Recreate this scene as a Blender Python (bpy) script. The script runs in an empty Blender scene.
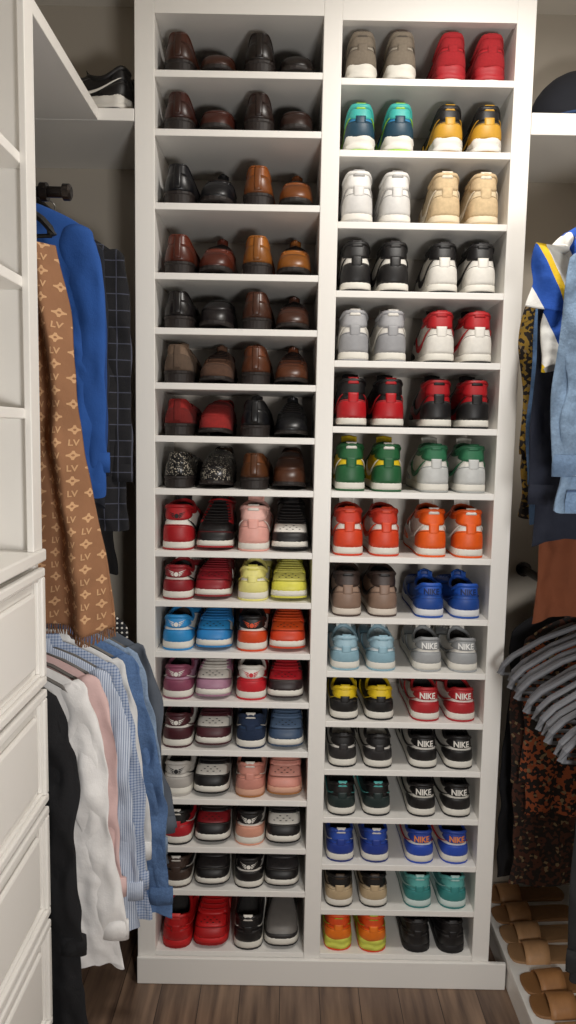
import bpy, bmesh, math, random
from mathutils import Vector, Matrix, noise as mnoise
random.seed(7)
PI=math.pi
C=bpy.context.scene.collection
bpy.context.scene.view_settings.view_transform='Standard'
# ------------------------------------------------------------------ camera
F=740.0; D=2.2; H=1.64
cam_d=bpy.data.cameras.new('camera'); cam=bpy.data.objects.new('camera',cam_d); C.objects.link(cam)
cam_d.sensor_fit='VERTICAL'; cam_d.sensor_height=36; cam_d.lens=36*F/1024; cam_d.clip_start=.02
RM=Matrix.Rotation(math.radians(90-6.2),4,'X')@Matrix.Rotation(math.radians(1.05),4,'Z')
R3=RM.to_3x3()
def at(px,py,Y=0.0):
    d=R3@Vector(((px-288)/F,(512-py)/F,-1)); t=(Y+D)/d.y
    return Vector((0,-D,H))+d*t
ZO=-at(330,984).z; H+=ZO            # eye height above the floor
cam.matrix_world=Matrix.Translation((0,-D,H))@RM
bpy.context.scene.camera=cam
# ------------------------------------------------------------------ materials
def lin(h):
    h=h.lstrip('#'); r=[int(h[i:i+2],16)/255 for i in (0,2,4)]
    return tuple((c/12.92 if c<=.04045 else ((c+.055)/1.055)**2.4) for c in r)+(1,)
def hexmul(h,k):
    h=h.lstrip('#'); return '#'+''.join('%02x'%max(0,min(255,int(int(h[i:i+2],16)*k))) for i in (0,2,4))
def stitchcol(h):
    v=[int(h.lstrip('#')[i:i+2],16) for i in (0,2,4)]
    return '#4a4644' if sum(v)<150 else hexmul(h,.62)
MC={}
class NG:
    def __init__(s,name):
        s.m=bpy.data.materials.new(name); s.m.use_nodes=True; s.t=s.m.node_tree
        s.b=s.t.nodes['Principled BSDF']; s.tc=s.t.nodes.new('ShaderNodeTexCoord')
    def n(s,typ,**k):
        x=s.t.nodes.new(typ)
        for a,b in k.items(): setattr(x,a,b)
        return x
    def put(s,sock,v):
        if isinstance(v,bpy.types.NodeSocket): s.t.links.new(v,sock)
        else: sock.default_value=v
    def ma(s,op,a,b=0.0,c=0.0):
        x=s.n('ShaderNodeMath',operation=op); s.put(x.inputs[0],a); s.put(x.inputs[1],b)
        if op in('COMPARE','WRAP','MULTIPLY_ADD'): s.put(x.inputs[2],c)
        return x.outputs[0]
    def mix(s,f,a,b):
        x=s.n('ShaderNodeMix',data_type='RGBA'); s.put(x.inputs[0],f); s.put(x.inputs[6],a); s.put(x.inputs[7],b); return x.outputs[2]
    def noise(s,scale,detail=2,vec=None):
        x=s.n('ShaderNodeTexNoise'); x.inputs['Scale'].default_value=scale; x.inputs['Detail'].default_value=detail
        s.t.links.new(vec or s.tc.outputs['Object'],x.inputs['Vector']); return x.outputs['Fac']
    def xyz(s):
        x=s.n('ShaderNodeSeparateXYZ'); s.t.links.new(s.tc.outputs['Object'],x.inputs[0]); return x.outputs
    def bump(s,h,st,dist=.002):
        x=s.n('ShaderNodeBump'); x.inputs['Strength'].default_value=st; x.inputs['Distance'].default_value=dist
        s.t.links.new(h,x.inputs['Height']); s.t.links.new(x.outputs[0],s.b.inputs['Normal'])
    def col(s,v): s.put(s.b.inputs['Base Color'],v)
    def rough(s,v): s.b.inputs['Roughness'].default_value=v
def dark(c,k): return (c[0]*k,c[1]*k,c[2]*k,1)
def mat(h,kind='leather'):
    key=(h,kind)
    if key in MC: return MC[key]
    g=NG(kind+'_'+h.strip('#')); c=lin(h)
    if kind=='leather':
        f=g.noise(60,3); g.col(g.mix(f,dark(c,.82),dark(c,1.1))); g.rough(.48); g.bump(g.noise(400,2),.15,.001)
    elif kind=='polished':
        f=g.noise(18,3); g.col(g.mix(f,dark(c,.6),dark(c,1.2))); g.rough(.36)
    elif kind=='suede':
        f=g.noise(90,4); g.col(g.mix(f,dark(c,.7),dark(c,1.2))); g.rough(.95); g.bump(g.noise(700,2),.4,.001)
    elif kind=='rubber':
        g.col(g.mix(g.noise(30,2),dark(c,.9),c)); g.rough(.6)
    elif kind=='knit':
        f=g.noise(160,3); g.col(g.mix(f,dark(c,.7),dark(c,1.15))); g.rough(.9); g.bump(g.noise(500,2),.5,.002)
    elif kind=='glitter':
        v=g.n('ShaderNodeTexVoronoi'); v.inputs['Scale'].default_value=420; g.t.links.new(g.tc.outputs['Object'],v.inputs['Vector'])
        sp=g.n('ShaderNodeSeparateColor'); g.t.links.new(v.outputs['Color'],sp.inputs[0])
        g.col(g.mix(g.ma('GREATER_THAN',sp.outputs[0],.86),c,lin('#b8b0a0'))); g.rough(.3)
    elif kind=='paint':
        g.col(g.mix(g.noise(3,2),dark(c,.97),c)); g.rough(.42)
    elif kind=='metal':
        g.col(g.mix(g.noise(40,2),dark(c,.8),c)); g.b.inputs['Metallic'].default_value=.9; g.rough(.35)
    else: # cloth kinds
        g.rough(.9); X,Y,Z=g.xyz(); f=g.noise(14,4); base=g.mix(f,dark(c,.78),dark(c,1.12))
        if kind=='denim': g.bump(g.ma('ADD',g.noise(24,4),g.ma('MULTIPLY',g.noise(350,2),.15)),.7,.012)
        else: g.bump(g.ma('ADD',g.noise(18,4),g.ma('MULTIPLY',g.noise(350,2),.12)),.45,.010)
        if kind=='cloth': g.col(base)
        elif kind=='denim':
            f2=g.noise(160,4); f3=g.noise(9,4); g.col(g.mix(g.ma('MULTIPLY',g.ma('SUBTRACT',f3,.3),2.2),g.mix(f2,dark(c,.45),dark(c,1.0)),g.mix(f2,dark(c,.85),dark(c,1.5))))
        elif kind=='stripe':
            s_=g.ma('GREATER_THAN',g.ma('FRACT',g.ma('MULTIPLY',X,190.0)),.6); g.col(g.mix(s_,base,lin('#8391ae')))
        elif kind=='check':
            a=g.ma('GREATER_THAN',g.ma('FRACT',g.ma('MULTIPLY',X,130.0)),.6); b=g.ma('GREATER_THAN',g.ma('FRACT',g.ma('MULTIPLY',Z,130.0)),.6)
            g.col(g.mix(g.ma('MULTIPLY',g.ma('ADD',a,b),.5),base,lin('#6478a0')))
        elif kind=='windowpane':
            a=g.ma('LESS_THAN',g.ma('FRACT',g.ma('MULTIPLY',X,26.0)),.07); b=g.ma('LESS_THAN',g.ma('FRACT',g.ma('MULTIPLY',Z,22.0)),.06)
            g.col(g.mix(g.ma('MAXIMUM',a,b),base,lin('#484b5a')))
        elif kind=='dots':
            a=g.ma('SUBTRACT',g.ma('FRACT',g.ma('MULTIPLY',X,70.0)),.5); b=g.ma('SUBTRACT',g.ma('FRACT',g.ma('MULTIPLY',Z,70.0)),.5)
            r=g.ma('ADD',g.ma('MULTIPLY',a,a),g.ma('MULTIPLY',b,b)); g.col(g.mix(g.ma('LESS_THAN',r,.05),base,lin('#d8d4cc')))
        elif kind=='print':
            v=g.n('ShaderNodeTexVoronoi'); v.inputs['Scale'].default_value=110; g.t.links.new(g.tc.outputs['Object'],v.inputs['Vector'])
            sp=g.n('ShaderNodeSeparateColor'); g.t.links.new(v.outputs['Color'],sp.inputs[0])
            k=g.mix(g.ma('GREATER_THAN',sp.outputs[0],.45),base,lin('#1a1310')); g.col(g.mix(g.ma('GREATER_THAN',sp.outputs[1],.93),k,lin('#7d6a4c')))
        elif kind=='jersey':
            a=g.ma('FRACT',g.ma('MULTIPLY',g.ma('ADD',X,g.ma('MULTIPLY',Z,.5)),8.0))
            k=g.mix(g.ma('GREATER_THAN',a,.45),base,lin('#1f4fa8')); g.col(g.mix(g.ma('GREATER_THAN',a,.86),k,lin('#d8b21e')))
        elif kind=='monogram':
            s=.030
            u=g.ma('DIVIDE',X,s); w=g.ma('DIVIDE',Z,s)
            iu=g.ma('ROUND',u); iw=g.ma('ROUND',w); a=g.ma('ABSOLUTE',g.ma('SUBTRACT',u,iu)); b=g.ma('ABSOLUTE',g.ma('SUBTRACT',w,iw))
            par=g.ma('PINGPONG',g.ma('ADD',iu,iw),1.0)
            rr=g.ma('ADD',g.ma('MULTIPLY',a,a),g.ma('MULTIPLY',b,b))
            pet=g.ma('LESS_THAN',g.ma('MULTIPLY',a,b),.022); fl=g.ma('MULTIPLY',pet,g.ma('LESS_THAN',rr,.13))
            fl=g.ma('MULTIPLY',fl,g.ma('GREATER_THAN',rr,.008))
            g.col(g.mix(g.ma('MULTIPLY',fl,g.ma('GREATER_THAN',par,.5)),base,lin('#c79d75')))
    MC[key]=g.m; return g.m
WHITE=mat('#efece7','paint'); CARC=mat('#c2bab0','paint')  # CARC, for the back panels, has the shade inside the bays in its colour
def wood_floor():
    g=NG('floor_planks'); X,Y,Z=g.xyz()
    pw=.125
    u=g.ma('DIVIDE',X,pw); iu=g.ma('FLOOR',u); fu=g.ma('FRACT',u)
    wn=g.n('ShaderNodeTexWhiteNoise',noise_dimensions='1D'); g.t.links.new(iu,wn.inputs['W'])
    cmb=g.n('ShaderNodeCombineXYZ'); g.t.links.new(g.ma('MULTIPLY',X,34.0),cmb.inputs[0]); g.t.links.new(g.ma('ADD',g.ma('MULTIPLY',Y,2.5),g.ma('MULTIPLY',wn.outputs[0],9.0)),cmb.inputs[1])
    gr=g.noise(1.0,6,cmb.outputs[0])
    rmp=g.ma('MULTIPLY',g.ma('SUBTRACT',gr,.3),2.4)
    c=g.mix(rmp,lin('#46352d'),lin('#957a64')); c=g.mix(g.ma('MULTIPLY',wn.outputs[0],.45),c,lin('#645045'))
    g.col(g.mix(g.ma('LESS_THAN',fu,.02),c,lin('#33261f'))); g.rough(.4); return g.m
# ------------------------------------------------------------------ mesh helpers
def box(bm,x0,x1,y0,y1,z0,z1,bev=0):
    v=[bm.verts.new(p) for p in ((x0,y0,z0),(x1,y0,z0),(x1,y1,z0),(x0,y1,z0),(x0,y0,z1),(x1,y0,z1),(x1,y1,z1),(x0,y1,z1))]
    fs=[bm.faces.new([v[i] for i in q]) for q in ((3,2,1,0),(4,5,6,7),(0,1,5,4),(1,2,6,5),(2,3,7,6),(3,0,4,7))]
    if bev:
        es=list({e for f in fs for e in f.edges}); bmesh.ops.bevel(bm,geom=es,offset=bev,segments=2,affect='EDGES',profile=.5)
def tube(bm,pts,r,n=8,cap=True,jit=0,seed=0):
    pts=[Vector(p) for p in pts]; rings=[]
    for i,p in enumerate(pts):
        t=(pts[min(i+1,len(pts)-1)]-pts[max(i-1,0)]).normalized()
        a=Vector((0,0,1)) if abs(t.z)<.9 else Vector((0,1,0))
        s=t.cross(a).normalized(); q=s.cross(t); rr=r[i] if isinstance(r,(list,tuple)) else r
        if isinstance(rr,(tuple,list)): ra,rb=rr
        else: ra=rb=rr
        row=[]
        for k in range(n):
            v=p+s*math.cos(2*PI*k/n)*ra+q*math.sin(2*PI*k/n)*rb
            if jit: v=v+Vector((.4,1,0))*jit*mnoise.noise(Vector((v.x*30+seed,v.y*30,v.z*13)))
            row.append(bm.verts.new(v))
        rings.append(row)
    for i in range(len(rings)-1):
        for k in range(n): bm.faces.new((rings[i][k],rings[i][(k+1)%n],rings[i+1][(k+1)%n],rings[i+1][k]))
    if cap: bm.faces.new(rings[0][::-1]); bm.faces.new(rings[-1])
def mesh(bm,name='m',smooth=False):
    bmesh.ops.recalc_face_normals(bm,faces=bm.faces)
    me=bpy.data.meshes.new(name); bm.to_mesh(me); bm.free()
    if smooth: me.polygons.foreach_set('use_smooth',[True]*len(me.polygons))
    me.materials.append(None); return me
def obj(name,me,m,parent=None,smooth=False):
    if isinstance(me,bmesh.types.BMesh): me=mesh(me,name,smooth)
    o=bpy.data.objects.new(name,me); C.objects.link(o)
    o.material_slots[0].link='OBJECT'; o.material_slots[0].material=m
    if parent: o.parent=parent
    return o
def tag(o,label,cat,group=None):
    o['label']=label; o['category']=cat
    if group: o['group']=group
    return o
def thing(name,label,cat,loc=(0,0,0),rz=0,group=None):
    o=bpy.data.objects.new(name,None); C.objects.link(o); o.empty_display_size=.05; o.location=loc; o.rotation_euler=(0,0,rz); return tag(o,label,cat,group)
def struct(name,bm,m):
    o=obj(name,bm,m); o['kind']='structure'; return o
def bx(*a,**k):
    bm=bmesh.new(); box(bm,*a,**k); return bm
# ------------------------------------------------------------------ room
WL,WR,YB,YF,ZC=-1.0,1.12,.40,-2.9,3.02+ZO
struct('floor',bx(WL,WR,YF,YB,-.05,0),wood_floor())
wm=mat('#bdb4a7','paint')
struct('wall_left',bx(WL-.1,WL,YF,YB+.1,0,ZC),wm); struct('wall_right',bx(WR,WR+.1,YF,YB+.1,0,ZC),wm)
struct('wall_back',bx(WL,WR,YB,YB+.1,0,ZC),wm); struct('ceiling',bx(WL-.1,WR+.1,YF,YB+.1,ZC,ZC+.1),mat('#e6e0d6','paint'))
# ------------------------------------------------------------------ tower
xa0=at(136,500).x; xa1=at(155,500).x; xb0=at(313.5,500).x; xb1=at(331,500).x; xc0=at(494,500).x; xc1=at(512,500).x
XR=xc1+.055
TD=.385; TH=.019
tw=thing('shoe_cabinet','tall white built-in shoe shelving with two bays full of shoes','shoe cabinet',((xa0+xc1)/2,0,0))
def tp(name,bm,m=WHITE,par=None):
    o=obj(name,bm,m); o.parent=par or tw
    if par is None: o.location=(-(xa0+xc1)/2,0,0)
    return o
ztop=at(334,16).z
LY=[74,133,207,277,332,387,440,493,555,605,656,705,754,803,851,894,955]
RY=[82,154,226,295,365,431,496,561,622,676,726,774,822,869,914,957]
LZ=[at(235,y).z for y in LY]; RZ=[at(415,y).z for y in RY]
RZ[-1]=LZ[-1]
tp('side_panel',bx(xa0,xa1,0,TD,0,ZC-.02,bev=.002)); tp('side_panel',bx(xc0,xc1,0,TD,0,ZC-.02,bev=.002)); tp('divider_panel',bx(xb0,xb1,0,TD,0,ZC-.02,bev=.002))
tp('header_rail',bx(xa1,xb0,.0,.03,ztop,ZC-.02)); tp('header_rail',bx(xb1,xc0,.0,.03,ztop-.01,ZC-.02))
tp('top_panel',bx(xa1,xb0,.03,TD-.01,ztop+.0,ztop+.02)); tp('top_panel',bx(xb1,xc0,.03,TD-.01,ztop,ztop+.02))
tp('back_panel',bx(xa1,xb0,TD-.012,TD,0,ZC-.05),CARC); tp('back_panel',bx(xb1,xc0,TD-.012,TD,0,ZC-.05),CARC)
tp('plinth',bx(xa0,XR-.002,-.014,-.001,0,LZ[-1]-.004,.003))
for zs,x0,x1 in ((LZ,xa1,xb0),(RZ,xb1,xc0)):
    for z in zs: tp('shelf',bx(x0,x1,.002,TD-.012,z-TH/2,z+TH/2,bev=.0015))
# ------------------------------------------------------------------ shoes
def hermite(tab,s):
    n=len(tab)
    if s<=tab[0][0]: return tab[0][1]
    if s>=tab[-1][0]: return tab[-1][1]
    for i in range(n-1):
        if tab[i][0]<=s<=tab[i+1][0]: break
    x0,y0=tab[i]; x1,y1=tab[i+1]
    def sl(j):
        if j==0: return (tab[1][1]-tab[0][1])/(tab[1][0]-tab[0][0])
        if j==n-1: return (tab[-1][1]-tab[-2][1])/(tab[-1][0]-tab[-2][0])
        return (tab[j+1][1]-tab[j-1][1])/(tab[j+1][0]-tab[j-1][0])
    h=x1-x0; t=(s-x0)/h; m0=sl(i)*h; m1=sl(i+1)*h
    return (2*t**3-3*t*t+1)*y0+(t**3-2*t*t+t)*m0+(-2*t**3+3*t*t)*y1+(t**3-t*t)*m1
ROUND=[(0,0),(.06,.0175),(.1,.0280),(.15,.0360),(.2,.0395),(.3,.0405),(.4,.0405),(.5,.042),(.6,.0455),(.7,.048),(.8,.0468),(.9,.0355),(.95,.0205),(1,0)]
POINT=[(0,0),(.06,.016),(.1,.0255),(.15,.0335),(.2,.0375),(.3,.0388),(.4,.038),(.5,.039),(.6,.0430),(.7,.0458),(.8,.0415),(.9,.0270),(.95,.0145),(1,0)]
def sstep(a,b,x):
    t=max(0,min(1,(x-a)/(b-a))); return t*t*(3-2*t)
ST={
 'high':dict(L=.30,tab=ROUND,zs=.025,col=(.140,.128,.146),cy=(.010,.140),b=.0385,toe=(.055,.086),rc=.007,pw=.5),
 'low': dict(L=.30,tab=ROUND,zs=.024,col=(.096,.076,.100),cy=(.002,.130),b=.0370,toe=(.055,.082),rc=.0065,pw=.55),
 'run': dict(L=.30,tab=ROUND,zs=.040,col=(.118,.090,.112),cy=(.006,.135),b=.0365,toe=(.045,.088),rc=.008,pw=.55),
 'dress':dict(L=.305,tab=POINT,zs=.012,col=(.096,.078,.102),cy=(.008,.125),b=.033,toe=(.036,.074),rc=.0025,pw=.62),
 'loaf':dict(L=.305,tab=POINT,zs=.012,col=(.092,.072,.088),cy=(.008,.145),b=.033,toe=(.036,.070),rc=.0025,pw=.62),
 'slip':dict(L=.295,tab=ROUND,zs=.026,col=(.082,.068,.086),cy=(.006,.140),b=.036,toe=(.045,.072),rc=.005,pw=.65),
}
class Shoe:
    def __init__(s,style,side):
        s.p=ST[style]; s.side=side; s.style=style; s.heeled=style in('dress','loaf')
    def zb(s,y):
        t=y/s.p['L']
        if s.heeled: return .012+.020*(1-sstep(.25,.62,t))+.008*sstep(.75,1,t)
        return s.p['zs']+.005*sstep(.75,1,t)
    def B(s,u,off=0):
        u=u%2; sg=1
        if u>1: u=2-u; sg=-1
        e=1e-3
        def q(w):
            w=max(0,min(1,w)); return Vector((hermite(s.p['tab'],w),s.p['L']*(1-math.cos(PI*w))/2))
        a=q(u)
        if off:
            d=q(u+e)-q(u-e)
            if u<e: n=Vector((0,-1))
            elif u>1-e: n=Vector((0,1))
            else: n=Vector((d.y,-d.x)).normalized()
            a=a+n*off
        return Vector((sg*a.x,a.y))
    def shift(s,p):
        p.x-=s.side*.007*max(0,p.y/s.p['L'])**2; return p
    def T(s,u):
        u=u%2; sg=1
        if u>1: u=2-u; sg=-1
        y0,y1=s.p['cy']; cb,cs,cf=s.p['col']
        z=hermite([(0,cb),(.18,cb-.001),(.48,cs),(.8,(cs+cf)/2+.004),(1,cf)],u)
        return Vector((sg*s.p['b']*abs(math.sin(PI*u))**(s.p['pw'] if u<.5 else .9),y0+(y1-y0)*(1-math.cos(PI*u))/2,z))
    def S(s,u,v):
        b2=s.B(u); y=b2.y; P0=Vector((b2.x,y,s.zb(y)-.002)); P3=s.T(u)
        w=u%2
        if w>1: w=2-w
        q=sstep(.45,.95,w); a1,th=s.p['toe']; dz=P3.z-P0.z
        P1=Vector((P0.x*1.07,P0.y+(-.008*(1-sstep(0,.3,w)) ),P0.z+(.35*dz*(1-q)+a1*q)))
        A=Vector((P3.x*1.10,P3.y*.7+P0.y*.3-(.003*(1-sstep(0,.3,w))),P0.z+.70*dz)); Bq=Vector((P0.x*1.0,P3.y*.40+P0.y*.60,th))
        P2=A.lerp(Bq,q)
        vv=min(v,1)
        p=P0*(1-vv)**3+P1*3*vv*(1-vv)**2+P2*3*vv*vv*(1-vv)+P3*vv**3
        if v>1: p=p+Vector((0,.03,.12))*(v-1)
        return s.shift(p)
    def N(s,u,v):
        e=.01; v=min(v,.98)
        a=s.S(u+e,v)-s.S(u-e,v); b=s.S(u,v+e)-s.S(u,v-e); n=a.cross(b)
        return n.normalized() if n.length>1e-12 else Vector((0,0,1))
    def patch(s,bm,u0,u1,f0,f1,off=.0018,th=.003,nu=12,nv=5):
        o=[];i_=[]
        for i in range(nu+1):
            u=u0+(u1-u0)*i/nu; a=f0(i/nu) if callable(f0) else f0; b=f1(i/nu) if callable(f1) else f1
            ro=[];ri=[]
            for j in range(nv+1):
                v=a+(b-a)*j/nv; p=s.S(u,v); n=s.N(u,v)
                k=off if (0<i<nu and 0<j<nv) else off*.7
                ro.append(bm.verts.new(p+n*k)); ri.append(bm.verts.new(p+n*(off-th)))
            o.append(ro); i_.append(ri)
        for i in range(nu):
            for j in range(nv):
                bm.faces.new((o[i][j],o[i+1][j],o[i+1][j+1],o[i][j+1])); bm.faces.new((i_[i][j],i_[i][j+1],i_[i+1][j+1],i_[i+1][j]))
            bm.faces.new((o[i][0],i_[i][0],i_[i+1][0],o[i+1][0])); bm.faces.new((o[i][nv],o[i+1][nv],i_[i+1][nv],i_[i][nv]))
        for j in range(nv):
            bm.faces.new((o[0][j],o[0][j+1],i_[0][j+1],i_[0][j])); bm.faces.new((o[nu][j],i_[nu][j],i_[nu][j+1],o[nu][j+1]))
    def rings(s,bm,levels,n=40,cap=True):
        rs=[]
        for off,zf in levels:
            r=[]
            for k in range(n):
                o_=off(k/n) if callable(off) else off
                p=s.B(2*k/n,o_); r.append(bm.verts.new(s.shift(Vector((p.x,p.y,zf(p.y))))))
            rs.append(r)
        for a,b in zip(rs,rs[1:]):
            for k in range(n): bm.faces.new((a[k],a[(k+1)%n],b[(k+1)%n],b[k]))
        if cap: bm.faces.new(rs[0][::-1]); bm.faces.new(rs[-1])
    def build(s):
        P={}; L=s.p['L']; zb=s.zb
        def new(name,fn,smooth=True):
            bm=bmesh.new(); fn(bm); P[name]=mesh(bm,name,smooth)
        spring=lambda y:.010*sstep(.78,1.0,y/L)
        if s.heeled:
            new('sole',lambda bm:s.rings(bm,[(.0015,lambda y:zb(y)-.009),(.0035,lambda y:zb(y)-.006),(.0035,lambda y:zb(y)-.001),(.0,lambda y:zb(y)+.0005)]),False)
            def heel(bm):
                n=20; rs=[]
                us=[-.34+.68*i/(n-1) for i in range(n)]
                for off,z in ((-.001,0.0),(.001,.004),(.0015,.0235)):
                    rs.append([bm.verts.new(s.shift(Vector((*s.B(u,off),z)))) for u in us])
                for a,b in zip(rs,rs[1:]):
                    for k in range(n): bm.faces.new((a[k],a[(k+1)%n],b[(k+1)%n],b[k]))
                bm.faces.new(rs[0][::-1]); bm.faces.new(rs[-1])
            new('heel_block',heel,False)
        else:
            e=.0045
            new('outsole',lambda bm:s.rings(bm,[(e-.002,lambda y:spring(y)),(e,lambda y:spring(y)+.002),(e,lambda y:spring(y)+.006)]),False)
            if s.style=='run':
                wv=lambda q:(lambda t:e-.001+q*.0025*math.sin(2*PI*t*11))
                lv=[(wv(.3),lambda y:spring(y)+.006),(wv(1),lambda y:spring(y)+.013),(wv(-.6),lambda y:spring(y)*.8+.019),(lambda t:e-.005,lambda y:spring(y)*.8+.022),(wv(1),lambda y:zb(y)-.011),(wv(.5),lambda y:zb(y)-.003),(e-.004,lambda y:zb(y)+.003+.007*(1-sstep(0,.3,y/L)))]
                new('midsole',lambda bm:s.rings(bm,lv,n=66))
            else:
                lv=[(e-.0005,lambda y:spring(y)+.006),(e,lambda y:spring(y)+.012),(e-.0005,lambda y:zb(y)-.001),(e-.0035,lambda y:zb(y)+.003)]
                new('midsole',lambda bm:s.rings(bm,lv))
        def upper(bm):
            n,m=44,12; g=[[bm.verts.new(s.S(2*k/n,j/m)) for k in range(n)] for j in range(m+1)]
            for j in range(m):
                for k in range(n): bm.faces.new((g[j][k],g[j][(k+1)%n],g[j+1][(k+1)%n],g[j+1][k]))
        new('upper',upper)
        def lining(bm):
            n=32; zi=s.p['zs']+.012+(.012 if s.heeled else 0); rs=[]; yc=sum(s.p['cy'])/2
            for f,k in ((0,.985),(.25,.97),(.6,.93),(1,.83)):
                r=[]
                for i in range(n):
                    t=s.T(2*i/n); z=t.z*(1-f)+zi*f
                    r.append(bm.verts.new(s.shift(Vector((t.x*k,yc+(t.y-yc)*k,z)))))
                rs.append(r)
            for a,b in zip(rs,rs[1:]):
                for i in range(n): bm.faces.new((a[i],b[i],b[(i+1)%n],a[(i+1)%n]))
            bm.faces.new(rs[-1])
        new('lining',lining)
        def collar(bm):
            n,m=36,6; rc=s.p['rc']; rs=[]
            for i in range(n):
                u=2*i/n; t=s.T(u); nn=s.N(u,.95); nn=Vector((nn.x,nn.y,0)).normalized()
                rs.append([bm.verts.new(s.shift(t+(nn*math.cos(2*PI*k/m)*rc*.8)+Vector((0,0,math.sin(2*PI*k/m)*rc)))) for k in range(m)])
            for i in range(n):
                for k in range(m): bm.faces.new((rs[i][k],rs[(i+1)%n][k],rs[(i+1)%n][(k+1)%m],rs[i][(k+1)%m]))
        new('collar',collar)
        hi=s.style=='high'
        if s.style in('high','low','run'):
            tg=lambda t:.10+.15*math.sin(PI*t)**.5 if 0<t<1 else .10
            hc=lambda t:.24+.25*math.sin(PI*t)**.5 if 0<t<1 else .24
            t0=.74 if hi else .70
            ht=lambda t:t0-.14*math.sin(PI*t)**.6 if 0<t<1 else t0
            new('toe_guard',lambda bm:s.patch(bm,.60,1.40,0,tg,nu=22,nv=4))
            new('toe_box',lambda bm:s.patch(bm,.80,1.20,.23,lambda t:.42+.12*math.sin(PI*t),.0008,nu=10,nv=5))
            def stitch(bm):
                s.patch(bm,.61,1.39,lambda t:tg(t)-.030,lambda t:tg(t)-.014,.0024,.002,nu=22,nv=1)
                s.patch(bm,-.32,.32,lambda t:hc(t)-.030,lambda t:hc(t)-.018,.0032,.002,nu=20,nv=1)
                for a in (.66,1.325): s.patch(bm,a,a+.015,.42,.96,.0030,.002,nu=1,nv=8)
            new('stitching',stitch)
            def perf(bm):
                for v,us in ((.33,(.93,.98,1.02,1.07)),(.38,(.955,1.0,1.045)),(.43,(.975,1.025))):
                    for u in us: s.patch(bm,u-.007,u+.007,v-.008,v+.008,.0014,.001,nu=2,nv=2)
            new('perforations',perf)
            def eye(bm):
                for a,b in ((.68,.875),(1.32,1.125)): s.patch(bm,a,b,lambda t:.40+.10*t,lambda t:.985,.0026,nu=5,nv=10)
            new('eyestay',eye)
            new('heel_counter',lambda bm:s.patch(bm,-.34,.34,0,hc,.0026,nu=20,nv=5))
            new('heel_tab',lambda bm:s.patch(bm,-.30,.30,ht,.99,.0020,nu=16,nv=5))
            if hi: new('ankle_panel',lambda bm:(s.patch(bm,.30,.66,.80,.985,.0016,nu=8,nv=3),s.patch(bm,1.34,1.70,.80,.985,.0016,nu=8,nv=3)))
            new('back_strap',lambda bm:s.patch(bm,-.045,.045,.40,.66,.0030,nu=4,nv=8))
            new('pull_tab',lambda bm:s.patch(bm,-.05,.05,.90,1.08,.0040,.004,nu=4,nv=5))
            top=1.20 if hi else (1.17 if s.style=='low' else 1.15)
            new('tongue',lambda bm:s.patch(bm,.80,1.20,.48,top,.0012,.006,nu=10,nv=14))
            new('tongue_label',lambda bm:s.patch(bm,.91,1.09,top-.16,top-.05,.0028,.003,nu=4,nv=3))
            def laces(bm):
                nl=7 if hi else 6
                for q in range(nl):
                    c=.56+(.42)*q/(nl-1); s.patch(bm,.82,1.18,lambda t:c-.012+.02*abs(t-.5),lambda t:c+.012+.02*abs(t-.5),.0050,.004,nu=10,nv=1)
            new('laces',laces)
            up=[(0,.62),(.25,.50),(.5,.36),(.75,.36),(1,.60)]; lo=[(0,.605),(.25,.43),(.5,.22),(.75,.19),(1,.59)]
            f0=lambda t:hermite(lo,t); f1=lambda t:hermite(up,t)
            new('side_logo',lambda bm:s.patch(bm,.13,.66,f0,f1,.0040,.003,nu=22,nv=3))
            new('side_logo2',lambda bm:s.patch(bm,1.87,1.34,f0,f1,.0040,.003,nu=22,nv=3))
            if s.style!='run':
                src=text_mesh('NIKE'); xs=[v[0] for v in src[0]]; ys=[v[1] for v in src[0]]
                x0,x1,yy0,yy1=min(xs),max(xs),min(ys),max(ys)
                zc_,hh_=(.112,.020) if hi else (.0775,.0175)
                P['heel_lettering']=s.project([((v[0]-x0)/(x1-x0)-.5,(v[1]-yy0)/(yy1-yy0)-.5) for v in src[0]],src[1],zc_,.047,hh_)
                P['heel_emblem']=s.project(*WINGS,zc_,.054,hh_*1.2)
        elif s.style=='dress':
            new('toe_cap',lambda bm:s.patch(bm,.74,1.26,0,lambda t:.16+.22*math.sin(PI*t) if 0<t<1 else .16,.0014,nu=20,nv=5))
            def eye(bm):
                for a,b in ((.62,.895),(1.38,1.105)): s.patch(bm,a,b,lambda t:.44+.08*math.sin(PI*t),lambda t:.99,.0018,nu=6,nv=9)
            new('lace_facing',eye)
            new('tongue',lambda bm:s.patch(bm,.85,1.15,.52,1.12,.0006,.003,nu=8,nv=8))
            def laces(bm):
                for q in range(5):
                    c=.60+.085*q; s.patch(bm,.84,1.16,c-.010,c+.010,.0035,.003,nu=8,nv=1)
            new('laces',laces)
            new('heel_counter',lambda bm:s.patch(bm,-.32,.32,0,lambda t:.35+.3*math.sin(PI*t)**.8 if 0<t<1 else .35,.0014,nu=16,nv=5))
            new('back_strap',lambda bm:s.patch(bm,-.035,.035,.1,1.0,.0024,nu=4,nv=10))
        elif s.style=='loaf':
            new('apron',lambda bm:s.patch(bm,.76,1.24,.32,.98,.0016,nu=12,nv=8))
            new('saddle_strap',lambda bm:s.patch(bm,.56,1.44,lambda t:.62+.06*math.sin(PI*t),lambda t:.86+.02*math.sin(PI*t),.0034,nu=20,nv=3))
            new('heel_counter',lambda bm:s.patch(bm,-.30,.30,0,lambda t:.35+.3*math.sin(PI*t)**.8 if 0<t<1 else .35,.0014,nu=16,nv=5))
            new('back_strap',lambda bm:s.patch(bm,-.035,.035,.1,1.0,.0024,nu=4,nv=10))
        elif s.style=='slip':
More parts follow.
